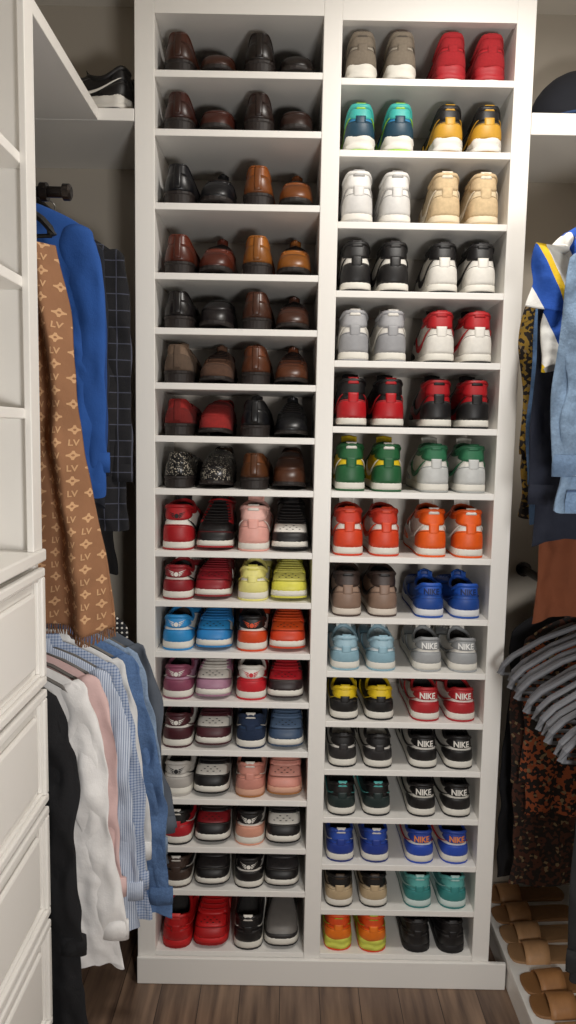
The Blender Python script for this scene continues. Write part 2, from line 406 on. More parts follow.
            new('toe_guard',lambda bm:s.patch(bm,.70,1.30,0,lambda t:.08+.05*math.sin(PI*t),.002,nu=18,nv=3))
            new('elastic_gore',lambda bm:(s.patch(bm,.62,.78,.55,.98,.0016,nu=4,nv=6),s.patch(bm,1.38,1.22,.55,.98,.0016,nu=4,nv=6)))
            new('heel_counter',lambda bm:s.patch(bm,-.14,.14,0,.9,.0016,nu=10,nv=6))
        return P
    def project(s,pts,faces,zc_,wid,hgt):
        # lay a flat drawing on the back of the heel
        def ysurf(x,z):
            u=0.0; v=.7
            for _ in range(6):
                lo_,hi_=0.0,1.0
                for _ in range(14):
                    v=(lo_+hi_)/2
                    if s.S(u,v).z<z: lo_=v
                    else: hi_=v
                lo_,hi_=0.0,.4
                for _ in range(14):
                    u=(lo_+hi_)/2
                    if s.S(u,v).x<x: lo_=u
                    else: hi_=u
            return s.S(u,v).y
        nx,nz=6,3; tab=[[ysurf(max(1e-4,wid*.5*i/nx),zc_-hgt/2+hgt*j/nz) for i in range(nx+1)] for j in range(nz+1)]
        bm=bmesh.new(); vs=[]
        for px,pz in pts:
            fx=min(.9999,abs(px)*2)*nx; fz=max(0,min(.9999,pz+.5))*nz; i=int(fx); j=int(fz); a=fx-i; b=fz-j
            y=(tab[j][i]*(1-a)+tab[j][i+1]*a)*(1-b)+(tab[j+1][i]*(1-a)+tab[j+1][i+1]*a)*b
            vs.append(bm.verts.new((px*wid,y-.0040,zc_+pz*hgt)))
        for f in faces:
            try: bm.faces.new([vs[i] for i in f])
            except ValueError: pass
        return mesh(bm,'heel_mark')
def make_wings():
    pts=[];fs=[]
    def poly(pp):
        b=len(pts); pts.extend(pp); fs.append(tuple(range(b,b+len(pp))))
    poly([(.12*math.cos(2*PI*i/14),-.12+.30*math.sin(2*PI*i/14)) for i in range(14)])
    for sg in (-1,1):
        for k,(x1,z1,z0) in enumerate(((.50,.50,.22),(.42,.22,-.02),(.33,-.04,-.24))):
            n=6; A=[(sg*(.14+(x1-.14)*i/n),z0+(z1-z0)*(i/n)**1.4) for i in range(n+1)]
            Bq=[(p[0],p[1]-.17*(1-i/n)) for i,p in enumerate(A)]
            for i in range(n):
                if i<n-1: poly([A[i],A[i+1],Bq[i+1],Bq[i]])
                else: poly([A[i],A[i+1],Bq[i]])
    return pts,fs
WINGS=make_wings()
TXT={}
def text_mesh(t):
    if t in TXT: return TXT[t]
    cu=bpy.data.curves.new('t','FONT'); cu.body=t; cu.resolution_u=2; cu.offset=.03; o=bpy.data.objects.new('t',cu); C.objects.link(o)
    dg=bpy.context.evaluated_depsgraph_get(); me=bpy.data.meshes.new_from_object(o.evaluated_get(dg))
    r=([tuple(v.co) for v in me.vertices],[tuple(p.vertices) for p in me.polygons])
    bpy.data.objects.remove(o); bpy.data.meshes.remove(me); TXT[t]=r; return r
SM={}
def shoe_parts(style,side):
    if (style,side) not in SM: SM[(style,side)]=Shoe(style,side).build()
    return SM[(style,side)]
def sn(style,base,over=None,sw=None,toe=None,tab=None,tongue=None,lace=None,mid='#e4e0d6',out=None,lin_='#2a2726',kind='leather',guard=None,heel=None,desc='',text=None,lbl=None,emb=None,pull=None):
    over=over or base; sw=sw or over; tongue=tongue or base; marked=text or emb
    d=dict(upper=base,toe_guard=guard or over,toe_box=toe or base,eyestay=over,heel_counter=heel or over,heel_tab=tab or over,ankle_panel=tab or over,back_strap=None if marked else (heel or over),
      pull_tab=None if marked else (pull or sw),stitching=stitchcol(over),
      tongue=tongue,laces=lace or hexmul(tongue if tongue!='#161415' else '#302d2d',.9),side_logo=sw,side_logo2=sw,midsole=mid,outsole=out or over,lining=lin_,collar=tab or over,tongue_label=lbl or sw,elastic_gore=over,heel_lettering=text,heel_emblem=emb,perforations=hexmul(toe or base,.35))
    return (style,d,kind,desc)
def dr(style,c,kind='polished',desc='',lin_='#4a3422',sole='#1d1411'):
    d={k:c for k in('upper','lace_facing','apron','collar','tongue')}
    for k in('toe_cap','heel_counter','back_strap','saddle_strap'): d[k]=hexmul(c,.78)
    d.update(sole=sole,heel_block=sole,lining=lin_,laces=sole); return (style,d,kind,desc)
def put_shoe(spec,x,y,z,heel_out,side,label,group,sc=1.0,rz=0.0):
    style,d,kind,_=spec
    cat='sneaker' if style in('high','low','run') else ('slip-on shoe' if style=='slip' else 'dress shoe')
    nm={'high':'high_top_sneaker','low':'low_top_sneaker','run':'running_shoe','dress':'oxford_shoe','loaf':'loafer','slip':'slip_on_shoe'}[style]
    r=thing(nm,label,cat,(x,y,z),rz if heel_out else PI+rz,group); r.scale=(sc,)*3 if not isinstance(sc,tuple) else sc
    for n,me in shoe_parts(style,side).items():
        c=d.get(n)
        if not c: continue
        k='rubber' if n in('midsole','outsole','heel_block','sole','heel_lettering','heel_emblem','stitching') else ('knit' if n in('lining','laces') else kind)
        obj({'side_logo2':'side_logo'}.get(n,n),me,mat(c,k),r)
    return r
W='#e6e2da'; K='#161415'
brn=lambda c,d,k='polished',s='dress':dr(s,c,k,d)
LEFT=[
 [brn('#4a2416','brown leather oxford')]*2+[brn('#1b110e','near-black leather oxford')]*2,  # browns darkened to carry the shade of the top shelf
 [brn('#421c13','reddish brown leather loafer',s='loaf')]*2+[brn('#2c1812','dark brown leather loafer',s='loaf')]*2,  # second row too: shade mixed into the leather colours
 [brn('#15151a','shiny black oxford')]*2+[brn('#93501f','caramel leather oxford')]*2,
 [brn('#662a19','oxblood leather oxford')]*2+[brn('#a86423','golden tan leather oxford')]*2,
 [brn('#1c1718','black leather loafer',s='loaf')]*2+[brn('#573020','dark brown brogue')]*2,
 [brn('#75604f','grey-brown suede oxford','suede'),brn('#6a4a38','brown suede oxford','suede')]+[brn('#6e3b22','chestnut leather oxford')]*2,
 [brn('#8c1f1c','red velvet loafer','suede','loaf')]*2+[brn('#17171a','black leather oxford')]*2,
 [brn('#181618','black glitter loafer','glitter','loaf')]*2+[brn('#6c3e20','brown leather loafer',s='loaf'),brn('#4c2b1a','dark brown loafer',s='loaf')],
 [sn('high',W,'#a81a20',K,toe=K,tab='#a81a20',tongue=K,emb=K,desc='red, white and black high-top'),sn('high',K,'#a81a20',K,toe=K,guard=K,tongue=K,desc='black-toed red high-top'),
  sn('high','#efb4a8','#e9aa9e',W,tab='#f0beb4',desc='pink and white high-top'),sn('high',W,K,K,toe=W,guard=K,tongue=K,desc='black and white high-top')],
 [sn('low','#d8d2ca','#8e1b24',K,emb=W,desc='dark red and white sneaker'),sn('low','#a32431','#8e1b24',W,toe='#a32431',desc='crimson sneaker'),
  sn('low',W,'#ece48a','#e6de6a',desc='white and pale yellow sneaker'),sn('low','#e8e27a','#dfd956','#efefe0',desc='lemon yellow sneaker')],
 [sn('low',W,'#2f8fcf','#2f8fcf',emb=W,desc='sky blue and white sneaker'),sn('low',W,'#2a82c4','#2a82c4',toe='#2f8fcf',tongue='#2a82c4',desc='bright blue sneaker'),
  sn('low',W,'#d84a1e',K,tab=K,emb='#d84a1e',desc='orange, white and black sneaker'),sn('low','#e0561f','#cf3f1c',W,desc='orange sneaker')],
 [sn('low','#b58aa2','#8e4a62',W,emb=W,desc='mauve and plum sneaker'),sn('low',W,'#a87b92','#8e4a62',desc='white and mauve sneaker'),
  sn('low','#c9202c','#c9202c',W,tab=W,emb='#c9202c',desc='red and white sneaker'),sn('low','#c01f2c','#2a1c1e',K,desc='red and black sneaker')],
 [sn('low',W,'#4a1f26','#4a1f26',emb=W,desc='white and burgundy sneaker'),sn('low',W,'#4a1f26','#4a1f26',toe=W,tongue='#4a1f26',desc='burgundy sneaker'),
  sn('low','#31496b','#1e2f4c',W,kind='knit',desc='denim blue woven sneaker'),sn('low','#5c7391','#3c506c',W,desc='slate blue sneaker')],
 [sn('low',W,'#b9b4ae',K,tab='#c8c4be',emb=K,desc='white and pale grey sneaker'),sn('low','#b8b3ab',K,K,toe=W,tongue=K,desc='grey, white and black sneaker'),
  sn('low','#e0a08e','#d38f80',W,mid='#d8a58c',out='#a8703e',desc='salmon pink gum-soled sneaker'),sn('low','#e3a294','#d99384','#e8c0b4',mid='#d8a58c',out='#a8703e',desc='all salmon sneaker')],
 [sn('low','#c3222c',K,W,heel='#b3202a',desc='red and black sneaker'),sn('low','#8c1a22',K,K,tongue=K,desc='black sneaker with red trim'),
  sn('low',W,'#e0a088',K,tab=K,emb=W,desc='white, peach and black sneaker'),sn('low',W,K,K,toe=W,tongue=K,desc='black sneaker with white toe')],
 [sn('low',K,'#3e2f28',W,desc='black and brown sneaker'),sn('low','#262223',K,K,desc='all black sneaker'),
  sn('low',W,K,K,emb=W,desc='white sneaker with black overlays'),sn('low','#2f2c2d',K,W,desc='charcoal sneaker')],
 [sn('low','#c71a1d','#b01518','#d8403c',mid='#c71a1d',out='#9c1215',desc='all red sneaker')]*2+[sn('low',K,K,W,desc='black sneaker with white sole'),sn('slip','#77736f',K,K,guard='#2b2828',desc='grey and black slip-on')],
]
def two(a): return [a,a]
RIGHT=[
 two(sn('run','#a39a8c','#7d7264','#5a524a',kind='knit',desc='grey-beige runner'))+two(sn('run','#b8202a','#a01a22','#a01a22',kind='knit',mid='#a8222a',out='#d8cfca',desc='red knit sneaker')),
 two(sn('run','#2c7fb0','#1d3f52','#9ccf3a',tab='#3fb0a8',tongue='#9ccf3a',mid=W,out='#9ccf3a',desc='teal and lime runner'))+two(sn('run','#2a2622',K,'#c9972e',tab=K,heel='#c9972e',mid=W,out='#8e6a2a',desc='black and gold runner')),
 two(sn('high','#eceae6','#d5d3d0','#a8a6a4',mid=W,out='#b8b6b4',tab='#e8e6e2',lin_='#8c8a88',desc='white and light grey high-top'))+two(sn('high','#dcc9a8','#cdb48e','#e8dcc8',kind='suede',mid='#e3d3b6',out='#c4a77c',lin_='#a68d68',desc='beige and tan high-top')),
 two(sn('high',W,K,K,tab=K,heel=K,toe=W,tongue=K,pull='#2c2a2a',desc='black-heeled white high-top'))+two(sn('high',W,K,K,tab=K,heel=W,toe=K,tongue=W,desc='white-heeled black high-top')),
 two(sn('high',W,'#9b9b9e',W,tab='#a9a9ac',heel='#9b9b9e',desc='grey and white high-top'))+two(sn('high',W,K,'#b01c22',tab='#b01c22',heel=W,tongue=K,desc='white, black and red high-top')),
 two(sn('high',K,K,'#b3141d',tab=K,heel='#b3141d',tongue=K,desc='black high-top with red heel'))+two(sn('high','#a3141c',K,K,tab='#a3141c',heel=K,tongue=K,desc='black high-top with red collar')),
 two(sn('high','#e6c520','#1f5c34',W,tab='#1f5c34',heel='#1f5c34',tongue='#e6c520',desc='dark green and yellow high-top'))+two(sn('high',W,'#a9abaa','#2e6e4c',tab='#2e6e4c',heel='#c9cac8',desc='white, grey and green high-top')),
 two(sn('high',W,'#d9431f','#d9431f',tab='#c93a26',heel='#d9431f',desc='red-orange and white high-top'))+two(sn('high',W,'#ea5d14',W,tab='#ea5d14',heel='#ea5d14',out='#ea5d14',desc='bright orange and white high-top')),
 two(sn('high','#a58a78','#4c3a33',K,tab='#3e302b',heel='#8b7161',mid='#d8cdc0',desc='brown and taupe high-top'))+two(sn('low','#2454a8','#1c4796','#163a80',tab='#1f52b0',mid='#dfe0e2',out='#2454a8',text='#0c2354',desc='royal blue sneaker')),
 two(sn('low','#dfe6e8','#8fb4c4','#8fb4c4',tab='#9fc0cf',heel='#8fb4c4',lin_='#b8c8ce',desc='pale blue and white sneaker'))+two(sn('low',W,'#a9acae','#8e9194',tab='#96989a',heel='#a4a6a8',text='#ecebe8',desc='light grey and white sneaker')),
 two(sn('low','#1a1818',K,'#e2c21e',tab='#e2c21e',heel=K,desc='black and yellow sneaker'))+two(sn('low',W,'#b3262c','#b3262c',tab='#b3262c',heel='#b3262c',text=W,desc='red and white sneaker')),
 two(sn('low',W,K,K,heel='#2a2829',tab=K,lin_='#c8c4bc',desc='white sneaker with black heel'))+two(sn('low',W,K,K,heel=K,tab=K,tongue=K,text=W,desc='black and white sneaker with lettered heel')),
 two(sn('low',K,K,'#5fc0bc',heel='#20302f',tab=K,desc='black sneaker with turquoise trim'))+two(sn('low','#dcd8ce',K,K,heel=K,tab=K,text=W,desc='black and white sneaker with lettered heel')),
 two(sn('low','#2b4fae','#1c2f78',W,heel='#223c92',tab='#2b4fae',desc='navy and blue sneaker'))+two(sn('low',W,'#2a4fb8','#c8323a',heel='#2a4fb8',tab='#2747a4',text='#e88a3a',desc='blue and white sneaker')),
 two(sn('low','#cbb89a',K,'#4a3a2c',heel='#c4ad8a',tab=K,desc='beige and black sneaker'))+two(sn('low','#4f9d9c','#2f7f7e','#bfe0dc',heel='#3a8c8a',tab='#5fb0ac',mid='#cfe0dc',desc='teal sneaker')),
 two(sn('run','#f25a1a','#e8431a','#b8d83a',tab='#e8541a',heel='#f07c1e',tongue='#b8d83a',mid='#d8dc5a',out='#e8431a',desc='neon orange and lime runner'))+two(sn('low','#1b1a1b',K,'#2c2a2b',mid=K,out=K,lin_='#0e0d0e',desc='all black sneaker')),
]
ORD=['top','second','third','fourth','fifth','sixth','seventh','eighth','ninth','tenth','eleventh','twelfth','thirteenth','fourteenth','fifteenth','sixteenth','seventeenth']
POS=['leftmost','second','third','rightmost']
def place(rows,zs,x0,x1,fr,bay,alt):
    n=len(rows)
    for i,row in enumerate(rows):
        zt=zs[i]+TH/2; zup=(zs[i-1]-TH/2) if i else ztop-.01
        for j,spec in enumerate(row):
            heel_out=(j%2==0) if alt else True
            st=ST[spec[0]]; dressy=spec[0] in('dress','loaf')
            hh={'high':.173,'low':.123,'run':.136,'dress':.118,'loaf':.104,'slip':.092}[spec[0]]
            big=(1.16 if dressy else 1.10) if alt else 1.06
            wx=min(big,1.08 if alt else 1.02)*random.uniform(.985,1.0); ly=min(big,1.11)*random.uniform(.98,1.0)
            hs=big
            if dressy and not heel_out: hs=1.28
            hsc=min(hs,(zup-zt-.004)/hh)
            x=x0+(x1-x0)*fr[j]; y=.010+random.uniform(0,.006)
            side=-1 if j%2==0 else 1
            if not heel_out: y+=st['L']*ly; side=-1
            sh='bottom' if i==n-1 else ORD[i]
            way='heel out' if heel_out else 'toe out'
            lab=f"{spec[3]}, {way}, {POS[j]} on {sh} shelf, {bay} bay"
            grp=('dress shoes' if (bay=='left' and i<8) else 'sneakers')+f' in the {bay} bay'
            put_shoe(spec,x,y+.003,zt+.0003,heel_out,side,lab,grp,(wx,ly,hsc),math.radians(random.uniform(-.8,.8)))
place(LEFT,LZ,xa1,xb0,(.132,.374,.620,.860),'left',True)
place(RIGHT,RZ,xb1,xc0,(.122,.352,.646,.876),'right',False)
# ------------------------------------------------------------------ left cabinet
XL=at(98,114).x
y0,y1=-1.75,-.565; yc_=(y0+y1)/2; zc=1.365+ZO
lc=thing('drawer_cabinet','white cabinet with moulded drawers below and open shelves above, left edge','cabinet',((XL+WL)/2,yc_,0))
def lp(name,bm,par=lc,m=WHITE):
    o=obj(name,bm,m,par)
    if par is lc: o.location=(-(XL+WL)/2,-yc_,0)
    return o
body=bmesh.new(); box(body,WL+.01,XL,y1-.02,y1,0,ZC-.02,.001); box(body,WL+.01,XL,y0,y0+.02,0,ZC-.02,.001); box(body,WL+.01,WL+.02,y0+.02,y1-.02,0,ZC-.02)
box(body,WL+.02,XL-.03,y0+.02,y1-.02,.06,zc-.03)
lp('body',body)
lp('stile',bx(XL-.005,XL+.010,y1-.055,y1+.0,zc+.005,ZC-.02,.002)); lp('stile',bx(XL-.005,XL+.010,y0,y0+.045,zc+.005,ZC-.02,.002))
lp('counter',bx(WL+.02,XL+.018,y0-.005,y1+.004,zc-.022,zc+.005,bev=.004))
for z in (at(8,132,-.75).z,at(8,268,-.75).z,at(8,412,-.75).z,2.62+ZO): lp('shelf',bx(WL+.02,XL-.004,y0+.02,y1-.02,z-.011,z+.011,bev=.002))
nd=5; zz0=.06; zz1=zc-.03; hgt=(zz1-zz0)/nd
for i in range(nd):
    a=zz0+i*hgt+.006; b=a+hgt-.012
    bm=bmesh.new(); box(bm,XL-.03,XL+.000,y0+.012,y1-.006,a,b,.002)
    def rail(x0,x1,m,f,bev): 
        for q in ((y0+.012+m,y1-.006-m,a+m,a+m+f),(y0+.012+m,y1-.006-m,b-m-f,b-m),(y0+.012+m,y0+.012+m+f,a+m+f,b-m-f),(y1-.006-m-f,y1-.006-m,a+m+f,b-m-f)): box(bm,x0,x1,q[0],q[1],q[2],q[3],bev)
    rail(XL+.000,XL+.018,0,.020,.004); rail(XL+.000,XL+.010,.0205,.008,.003)
    box(bm,XL+.000,XL+.012,y0+.060,y1-.054,a+.048,b-.048,.007)
    d=lp('drawer',bm)
    k=bmesh.new(); tube(k,[(XL+.012,yc_,(a+b)/2),(XL+.022,yc_,(a+b)/2),(XL+.026,yc_,(a+b)/2),(XL+.036,yc_,(a+b)/2),(XL+.040,yc_,(a+b)/2)],[.006,.006,.013,.015,.010],14)
    obj('knob',k,mat('#b8b4ac','metal'),d)
zsh=at(115,114,0).z
bm=bmesh.new(); box(bm,WL,XL,-.563,.0,zsh-.017,zsh+.017,.002); box(bm,WL,xa0-.001,.001,YB,zsh-.017,zsh+.017,.002)
tag(obj('wall_shelf',bm,WHITE),'white corner shelf above the hanging clothes left of the shoe shelving','shelf')
zr=at(555,124,0).z
tag(obj('wall_shelf',bx(xc1+.001,WR,.0,YB,zr-.03,zr+.03,bev=.002),WHITE),'white shelf in the right corner carrying a dark hat','shelf')
def rod(x,ya,yb,z,label,m):
    bm=bmesh.new(); tube(bm,[(x,ya,z),(x,yb,z)],.014,12)
    t=thing('closet_rod',label,'clothes rod',(0,0,0)); obj('pole',bm,m,t)
    for y in (ya,yb):
        s=bmesh.new(); tube(s,[(x,y-.006,z),(x,y+.006,z)],.026,16); obj('flange',s,m,t)
    return t
RX=-.70; RZU=2.25+ZO; RZD=1.135+ZO; RRU=2.23+ZO; RRD=1.17+ZO
dm=mat('#3a3634','metal')
rod(RX,-.557,YB-.01,RZU,'dark metal clothes rod under the left corner shelf',dm)
rod(RX,-.557,YB-.01,RZD,'lower dark clothes rod holding shirts on the left',dm)
RRX=.84
rod(RRX,-1.0,YB-.01,RRU,'upper clothes rod on the right',dm)
rod(RRX,-1.0,YB-.01,RRD,'lower clothes rod on the right full of grey hangers',dm)
# short valet rod across, just above the scarf
vz=at(52,192,-.50).z; vx=at(68,192,-.50).x
vr=thing('valet_rod','short dark metal rod end sticking out above the tan scarf','rod',(vx,-.50,vz))
bm=bmesh.new(); tube(bm,[(WL-vx+.002,0,0),(0,0,0)],.012,14); obj('pole',bm,mat('#2a2625','metal'),vr)
bm=bmesh.new(); tube(bm,[(-.012,0,0),(-.010,0,0),(.004,0,0),(.008,0,0)],[.012,.018,.018,.012],16); obj('end_cap',bm,mat('#3a3533','metal'),vr)
bm=bmesh.new(); tube(bm,[(-.060,0,0),(-.045,0,0)],.020,16); obj('collar_ring',bm,mat('#3a3533','metal'),vr)
# ------------------------------------------------------------------ garments
def hanger(x,y,z,label,hw=.2,m=None,rz=0,group='clothes hangers',thick=1.0,drop=1.0):
    t=thing('clothes_hanger',label,'hanger',(x,y,z),rz,group)
    hk=bmesh.new(); r=.020
    pts=[(r*math.cos(a),0,r*math.sin(a)-.002) for a in [PI*1.05-PI*1.3*i/12 for i in range(13)]]
    pts+=[(0.004,0,-.036),(0,0,-.062)]
    tube(hk,pts,.0018,6); obj('hook',hk,mat('#9a9894','metal'),t)
    a=bmesh.new(); dz=lambda q:-.058+(q+.058)*drop
    top=[(-hw,0,dz(-.160)),(-hw*.97,0,dz(-.143)),(-hw*.85,0,dz(-.124)),(-hw*.5,0,dz(-.090)),(0,0,-.058),(hw*.5,0,dz(-.090)),(hw*.85,0,dz(-.124)),(hw*.97,0,dz(-.143)),(hw,0,dz(-.160))]
    tube(a,top,[(.009*thick,.006*thick)]*9,8); tube(a,[(-hw,0,dz(-.160)),(0,0,dz(-.166)),(hw,0,dz(-.160))],.005,8)
    obj('arms',a,m or mat('#6c6864','rubber'),t); return t
def garment(name,label,cat,x,y,zrod,hw,length,th,m,sleeve=.55,trim=None,buttons=False,seed=0,rz=0,group=None,hang=True,flare=1.05,collar=True,amp=.012,pocket=False,drift=0.0,sth=.30,sback=.35,jit=.016):
    rnd=random.Random(seed)
    if hang: hanger(x,y,zrod,('hanger holding the '+label)[:90],hw*.88,None,rz)
    t=thing(name,label,cat,(x,y,zrod-.055),rz,group)
    n,mz=120,70; ph=[rnd.uniform(0,6.3) for _ in range(4)]; k1=rnd.uniform(32,48); k2=rnd.uniform(70,110)
    def surf(a,f):
        s=f*length
        e=min(1,s/.10); w=(.055+(hw-.055)*math.sin(e*PI/2)**.9) if s<.10 else hw*(1+(flare-1)*(s-.10)/(length-.10))
        z=-s; tt=th*(.45+.55*min(1,s/.12))
        cx=math.cos(a); sy=math.sin(a)
        xx=w*(abs(cx)**.8)*(1 if cx>0 else -1); yy=tt*sy
        dep=amp*min(1,max(0,(s-.06)/.30))
        r1=1-abs(math.sin(k1*.5*xx+ph[0]+2.2*f+1.4*mnoise.noise(Vector((seed,s*5,0)))))
        d=dep*(1.7*(r1-.4)+.5*math.sin(k2*xx+ph[1]+(1 if sy>0 else 0)*2+f*3)+1.3*mnoise.noise(Vector((xx*22+seed*3.1,s*12,sy)))+.8*mnoise.noise(Vector((xx*45,s*34,seed))))*(.35+.65*abs(sy))
        droop=-.012*abs(cx)**3*(1 if s>.1 else 0)
        edge=.014*mnoise.noise(Vector((seed*1.7+(3 if cx>0 else 0),s*10,0)))*abs(cx)
        return Vector((xx+.004*math.sin(9*z+ph[2])+edge+drift*f,yy+d,z+droop+.008*math.sin(3*a+ph[3])*f))
    bm=bmesh.new()
    g=[[bm.verts.new(surf(2*PI*k/n,j/mz)) for k in range(n)] for j in range(mz+1)]
    for j in range(mz):
        for k in range(n): bm.faces.new((g[j][k],g[j][(k+1)%n],g[j+1][(k+1)%n],g[j+1][k]))
    bm.faces.new(g[0][::-1])
    obj('body',bm,m,t,True)
    if sleeve:
        for sg in (-1,1):
            b=bmesh.new(); P=[];R=[]; ns=50
            for i in range(ns+1):
                f=i/ns; s=f*sleeve
                P.append((sg*(hw-.044+.034*math.sin(min(1,f*2.5)*PI/2)+.006*math.sin(7*f+ph[0]))+drift*f*.9,-th*sback-.005*math.sin(5*f+ph[1]),-.062-s))
                r=.046-.013*f+.003*math.sin(11*f+ph[2])
                if sleeve<.3: r=.050+.012*f
                R.append((r*(.55 if i==0 else (.85 if i==1 else 1)),r*sth))
            tube(b,P,R,32,jit=jit,seed=seed*2+sg); obj('sleeve',b,m,t,True)
            if sleeve>.4:
                c=bmesh.new(); e=P[-1]; tube(c,[(e[0],e[1],e[2]+.045),(e[0],e[1],e[2]+.02),(e[0],e[1],e[2]-.006)],[(.034,.011),(.035,.0115),(.034,.011)],22); obj('cuff',c,trim or m,t,True)
    if collar:
        c=bmesh.new(); ns=20; ro=[[],[]]
        for i in range(ns):
            a=2*PI*i/ns
            ro[0].append(c.verts.new((.062*math.cos(a),(th*.6+.004)*math.sin(a),-.012))); ro[1].append(c.verts.new((.048*math.cos(a),(th*.45)*math.sin(a),.022)))
        for i in range(ns): c.faces.new((ro[0][i],ro[0][(i+1)%ns],ro[1][(i+1)%ns],ro[1][i]))
        obj('collar',c,trim or m,t,True)
    def front(xx,s,off=.003):
        f=s/length; best=min((surf(-a*PI/60,f) for a in range(0,61)),key=lambda p:abs(p.x-xx)); return Vector((xx,best.y-off,best.z))
    def strip(x0,x1,s0,s1,nx,nz,off=.003):
        b=bmesh.new(); q=[[b.verts.new(front(x0+(x1-x0)*i/nx,s0+(s1-s0)*j/nz,off)) for i in range(nx+1)] for j in range(nz+1)]
        for j in range(nz):
            for i in range(nx): b.faces.new((q[j][i],q[j][i+1],q[j+1][i+1],q[j+1][i]))
        return b
    if buttons:
        obj('placket',strip(-.014,.014,.05,length-.01,2,30),trim or m,t,True)
        for i in range(6):
            b=bmesh.new(); p=front(0,.09+i*(length-.16)/5,.005); tube(b,[p,p+Vector((0,-.002,0))],.0055,10); obj('button',b,mat('#d8d4cc','rubber'),t)
    if pocket:
        sm=mat('#4a5f80','cloth')
        for sg in(-1,1):
            obj('pocket',strip(sg*.05,sg*.16,.22,.34,5,5,.006),trim or m,t,True)
            obj('pocket_flap',strip(sg*.045,sg*.165,.20,.245,5,2,.009),m,t,True)
            obj('seam',strip(sg*.045,sg*.050,.34,length-.05,1,16,.006),sm,t,True)
            obj('seam',strip(sg*.175,sg*.180,.10,length-.05,1,24,.006),sm,t,True)
        obj('yoke_seam',strip(-.2,.2,.185,.190,20,1,.007),sm,t,True)
        obj('hem_band',strip(-hw*.95,hw*.95,length-.05,length-.003,30,2,.006),trim or m,t,True)
        obj('hem_seam',strip(-hw*.95,hw*.95,length-.055,length-.050,30,1,.008),sm,t,True)
    return t
GU='clothes on the upper left rod'; GL='clothes on the lower left rod'; GR='clothes on the upper right rod'; GD='clothes on the lower right rod'
garment('jacket','bright blue jacket on the upper left rod beside the tan scarf','jacket',-.705,-.30,RZU,.20,.72,.020,mat('#1f4f98','cloth'),.60,seed=2,group=GU,drift=.02,sback=.0,sth=.36,amp=.008,jit=.007)
garment('jacket','royal blue inner jacket behind the bright blue jacket','jacket',-.712,-.225,RZU,.20,.72,.018,mat('#1b3f7c','cloth'),.60,seed=12,group=GU,sback=.1,amp=.008,jit=.007)
garment('jacket','dark navy jacket between the blue jackets and the windowpane jacket','jacket',-.725,-.14,RZU,.20,.76,.020,mat('#171b26','cloth'),.62,seed=3,group=GU,sback=.1,amp=.009,jit=.01)
garment('jacket','black windowpane check jacket nearest the shoe shelving','jacket',-.685,-.06,RZU,.205,.84,.020,mat('#17171c','windowpane'),.64,seed=4,group=GU,sback=.1,amp=.009,jit=.01)
garment('coat','dark coat at the back of the upper left rod','coat',-.74,.12,RZU,.19,1.0,.03,mat('#191719','cloth'),.62,seed=5,group=GU)
# scarf
hanger(-.700,-.44,RZU-.012,'black hanger carrying the tan patterned scarf',.145,mat('#141414','rubber'),0,'clothes hangers',1.4)
sc=thing('scarf','long tan scarf with small monogram pattern and fringed end','scarf',(-.66,-.435,RZU-.135))
SLEN=.955
XLF=lambda f:-.13+.05*f
XRF=lambda f:.108+.128*f+.008*math.sin(f*9)
def sfun(a,f):
    xl=XLF(f); xr=XRF(f)
    x=xl+(xr-xl)*a; z=-f*SLEN+.018*math.sin(6*a)-.05*a*(1-f)
    y=-.036*math.sin(a*PI*5.2+1.2*f+.8*mnoise.noise(Vector((f*4,0,0))))*(1-.15*f)-.014*math.sin(a*PI*2+2)-.018*mnoise.noise(Vector((a*5,f*9,0)))
    return Vector((x,y,z))
bm=bmesh.new(); na,nf=110,100
g=[[bm.verts.new(sfun(i/na,j/nf)) for i in range(na+1)] for j in range(nf+1)]
g2=[[bm.verts.new(sfun(i/na,j/nf)+Vector((0,.006,0))) for i in range(na+1)] for j in range(nf+1)]
for j in range(nf):
    for i in range(na):
        bm.faces.new((g[j][i],g[j][i+1],g[j+1][i+1],g[j+1][i])); bm.faces.new((g2[j][i],g2[j+1][i],g2[j+1][i+1],g2[j][i+1]))
    bm.faces.new((g[j][0],g[j+1][0],g2[j+1][0],g2[j][0])); bm.faces.new((g[j][na],g2[j][na],g2[j+1][na],g[j+1][na]))
for i in range(na):
    bm.faces.new((g[0][i],g2[0][i],g2[0][i+1],g[0][i+1])); bm.faces.new((g[nf][i],g[nf][i+1],g2[nf][i+1],g2[nf][i]))
obj('cloth',bm,mat('#94694a','monogram'),sc,True)
bm=bmesh.new(); tv,tf=text_mesh('LV'); s_=.030
cx0=(max(v[0] for v in tv))/2
def onscarf(x,z):
    f=max(0,min(1,-z/SLEN))
    for _ in range(4):
        a=(x-XLF(f))/(XRF(f)-XLF(f)); f=max(0,min(1,(-z+.018*math.sin(6*a)-.05*a*(1-f))/SLEN))
    return a,f
for iu in range(-5,9):
    for iw in range(-33,0):
        if (iu+iw)%2: continue
        a,f=onscarf(iu*s_,iw*s_)
        if not(.05<a<.95 and .02<f<.98): continue
        vs=[]
        for v in tv:
            x=iu*s_+(v[0]-cx0)*.016; z=iw*s_+(v[1]-.35)*.020; a,f=onscarf(x,z); vs.append(bm.verts.new((x,sfun(a,f).y-.0018,z)))
        for q in tf:
            try: bm.faces.new([vs[k] for k in q])
            except ValueError: pass
obj('monogram_lettering',bm,mat('#c79d75','cloth'),sc)
bm=bmesh.new()
for i in range(100):
    p=sfun((i+.5)/100,1)+Vector((0,.003,.002)); tube(bm,[p,p+Vector((random.uniform(-.002,.002),random.uniform(-.003,.003),-.014)),p+Vector((random.uniform(-.003,.003),0,-.028))],.0014,4)
obj('fringe',bm,mat('#80583a','cloth'),sc)
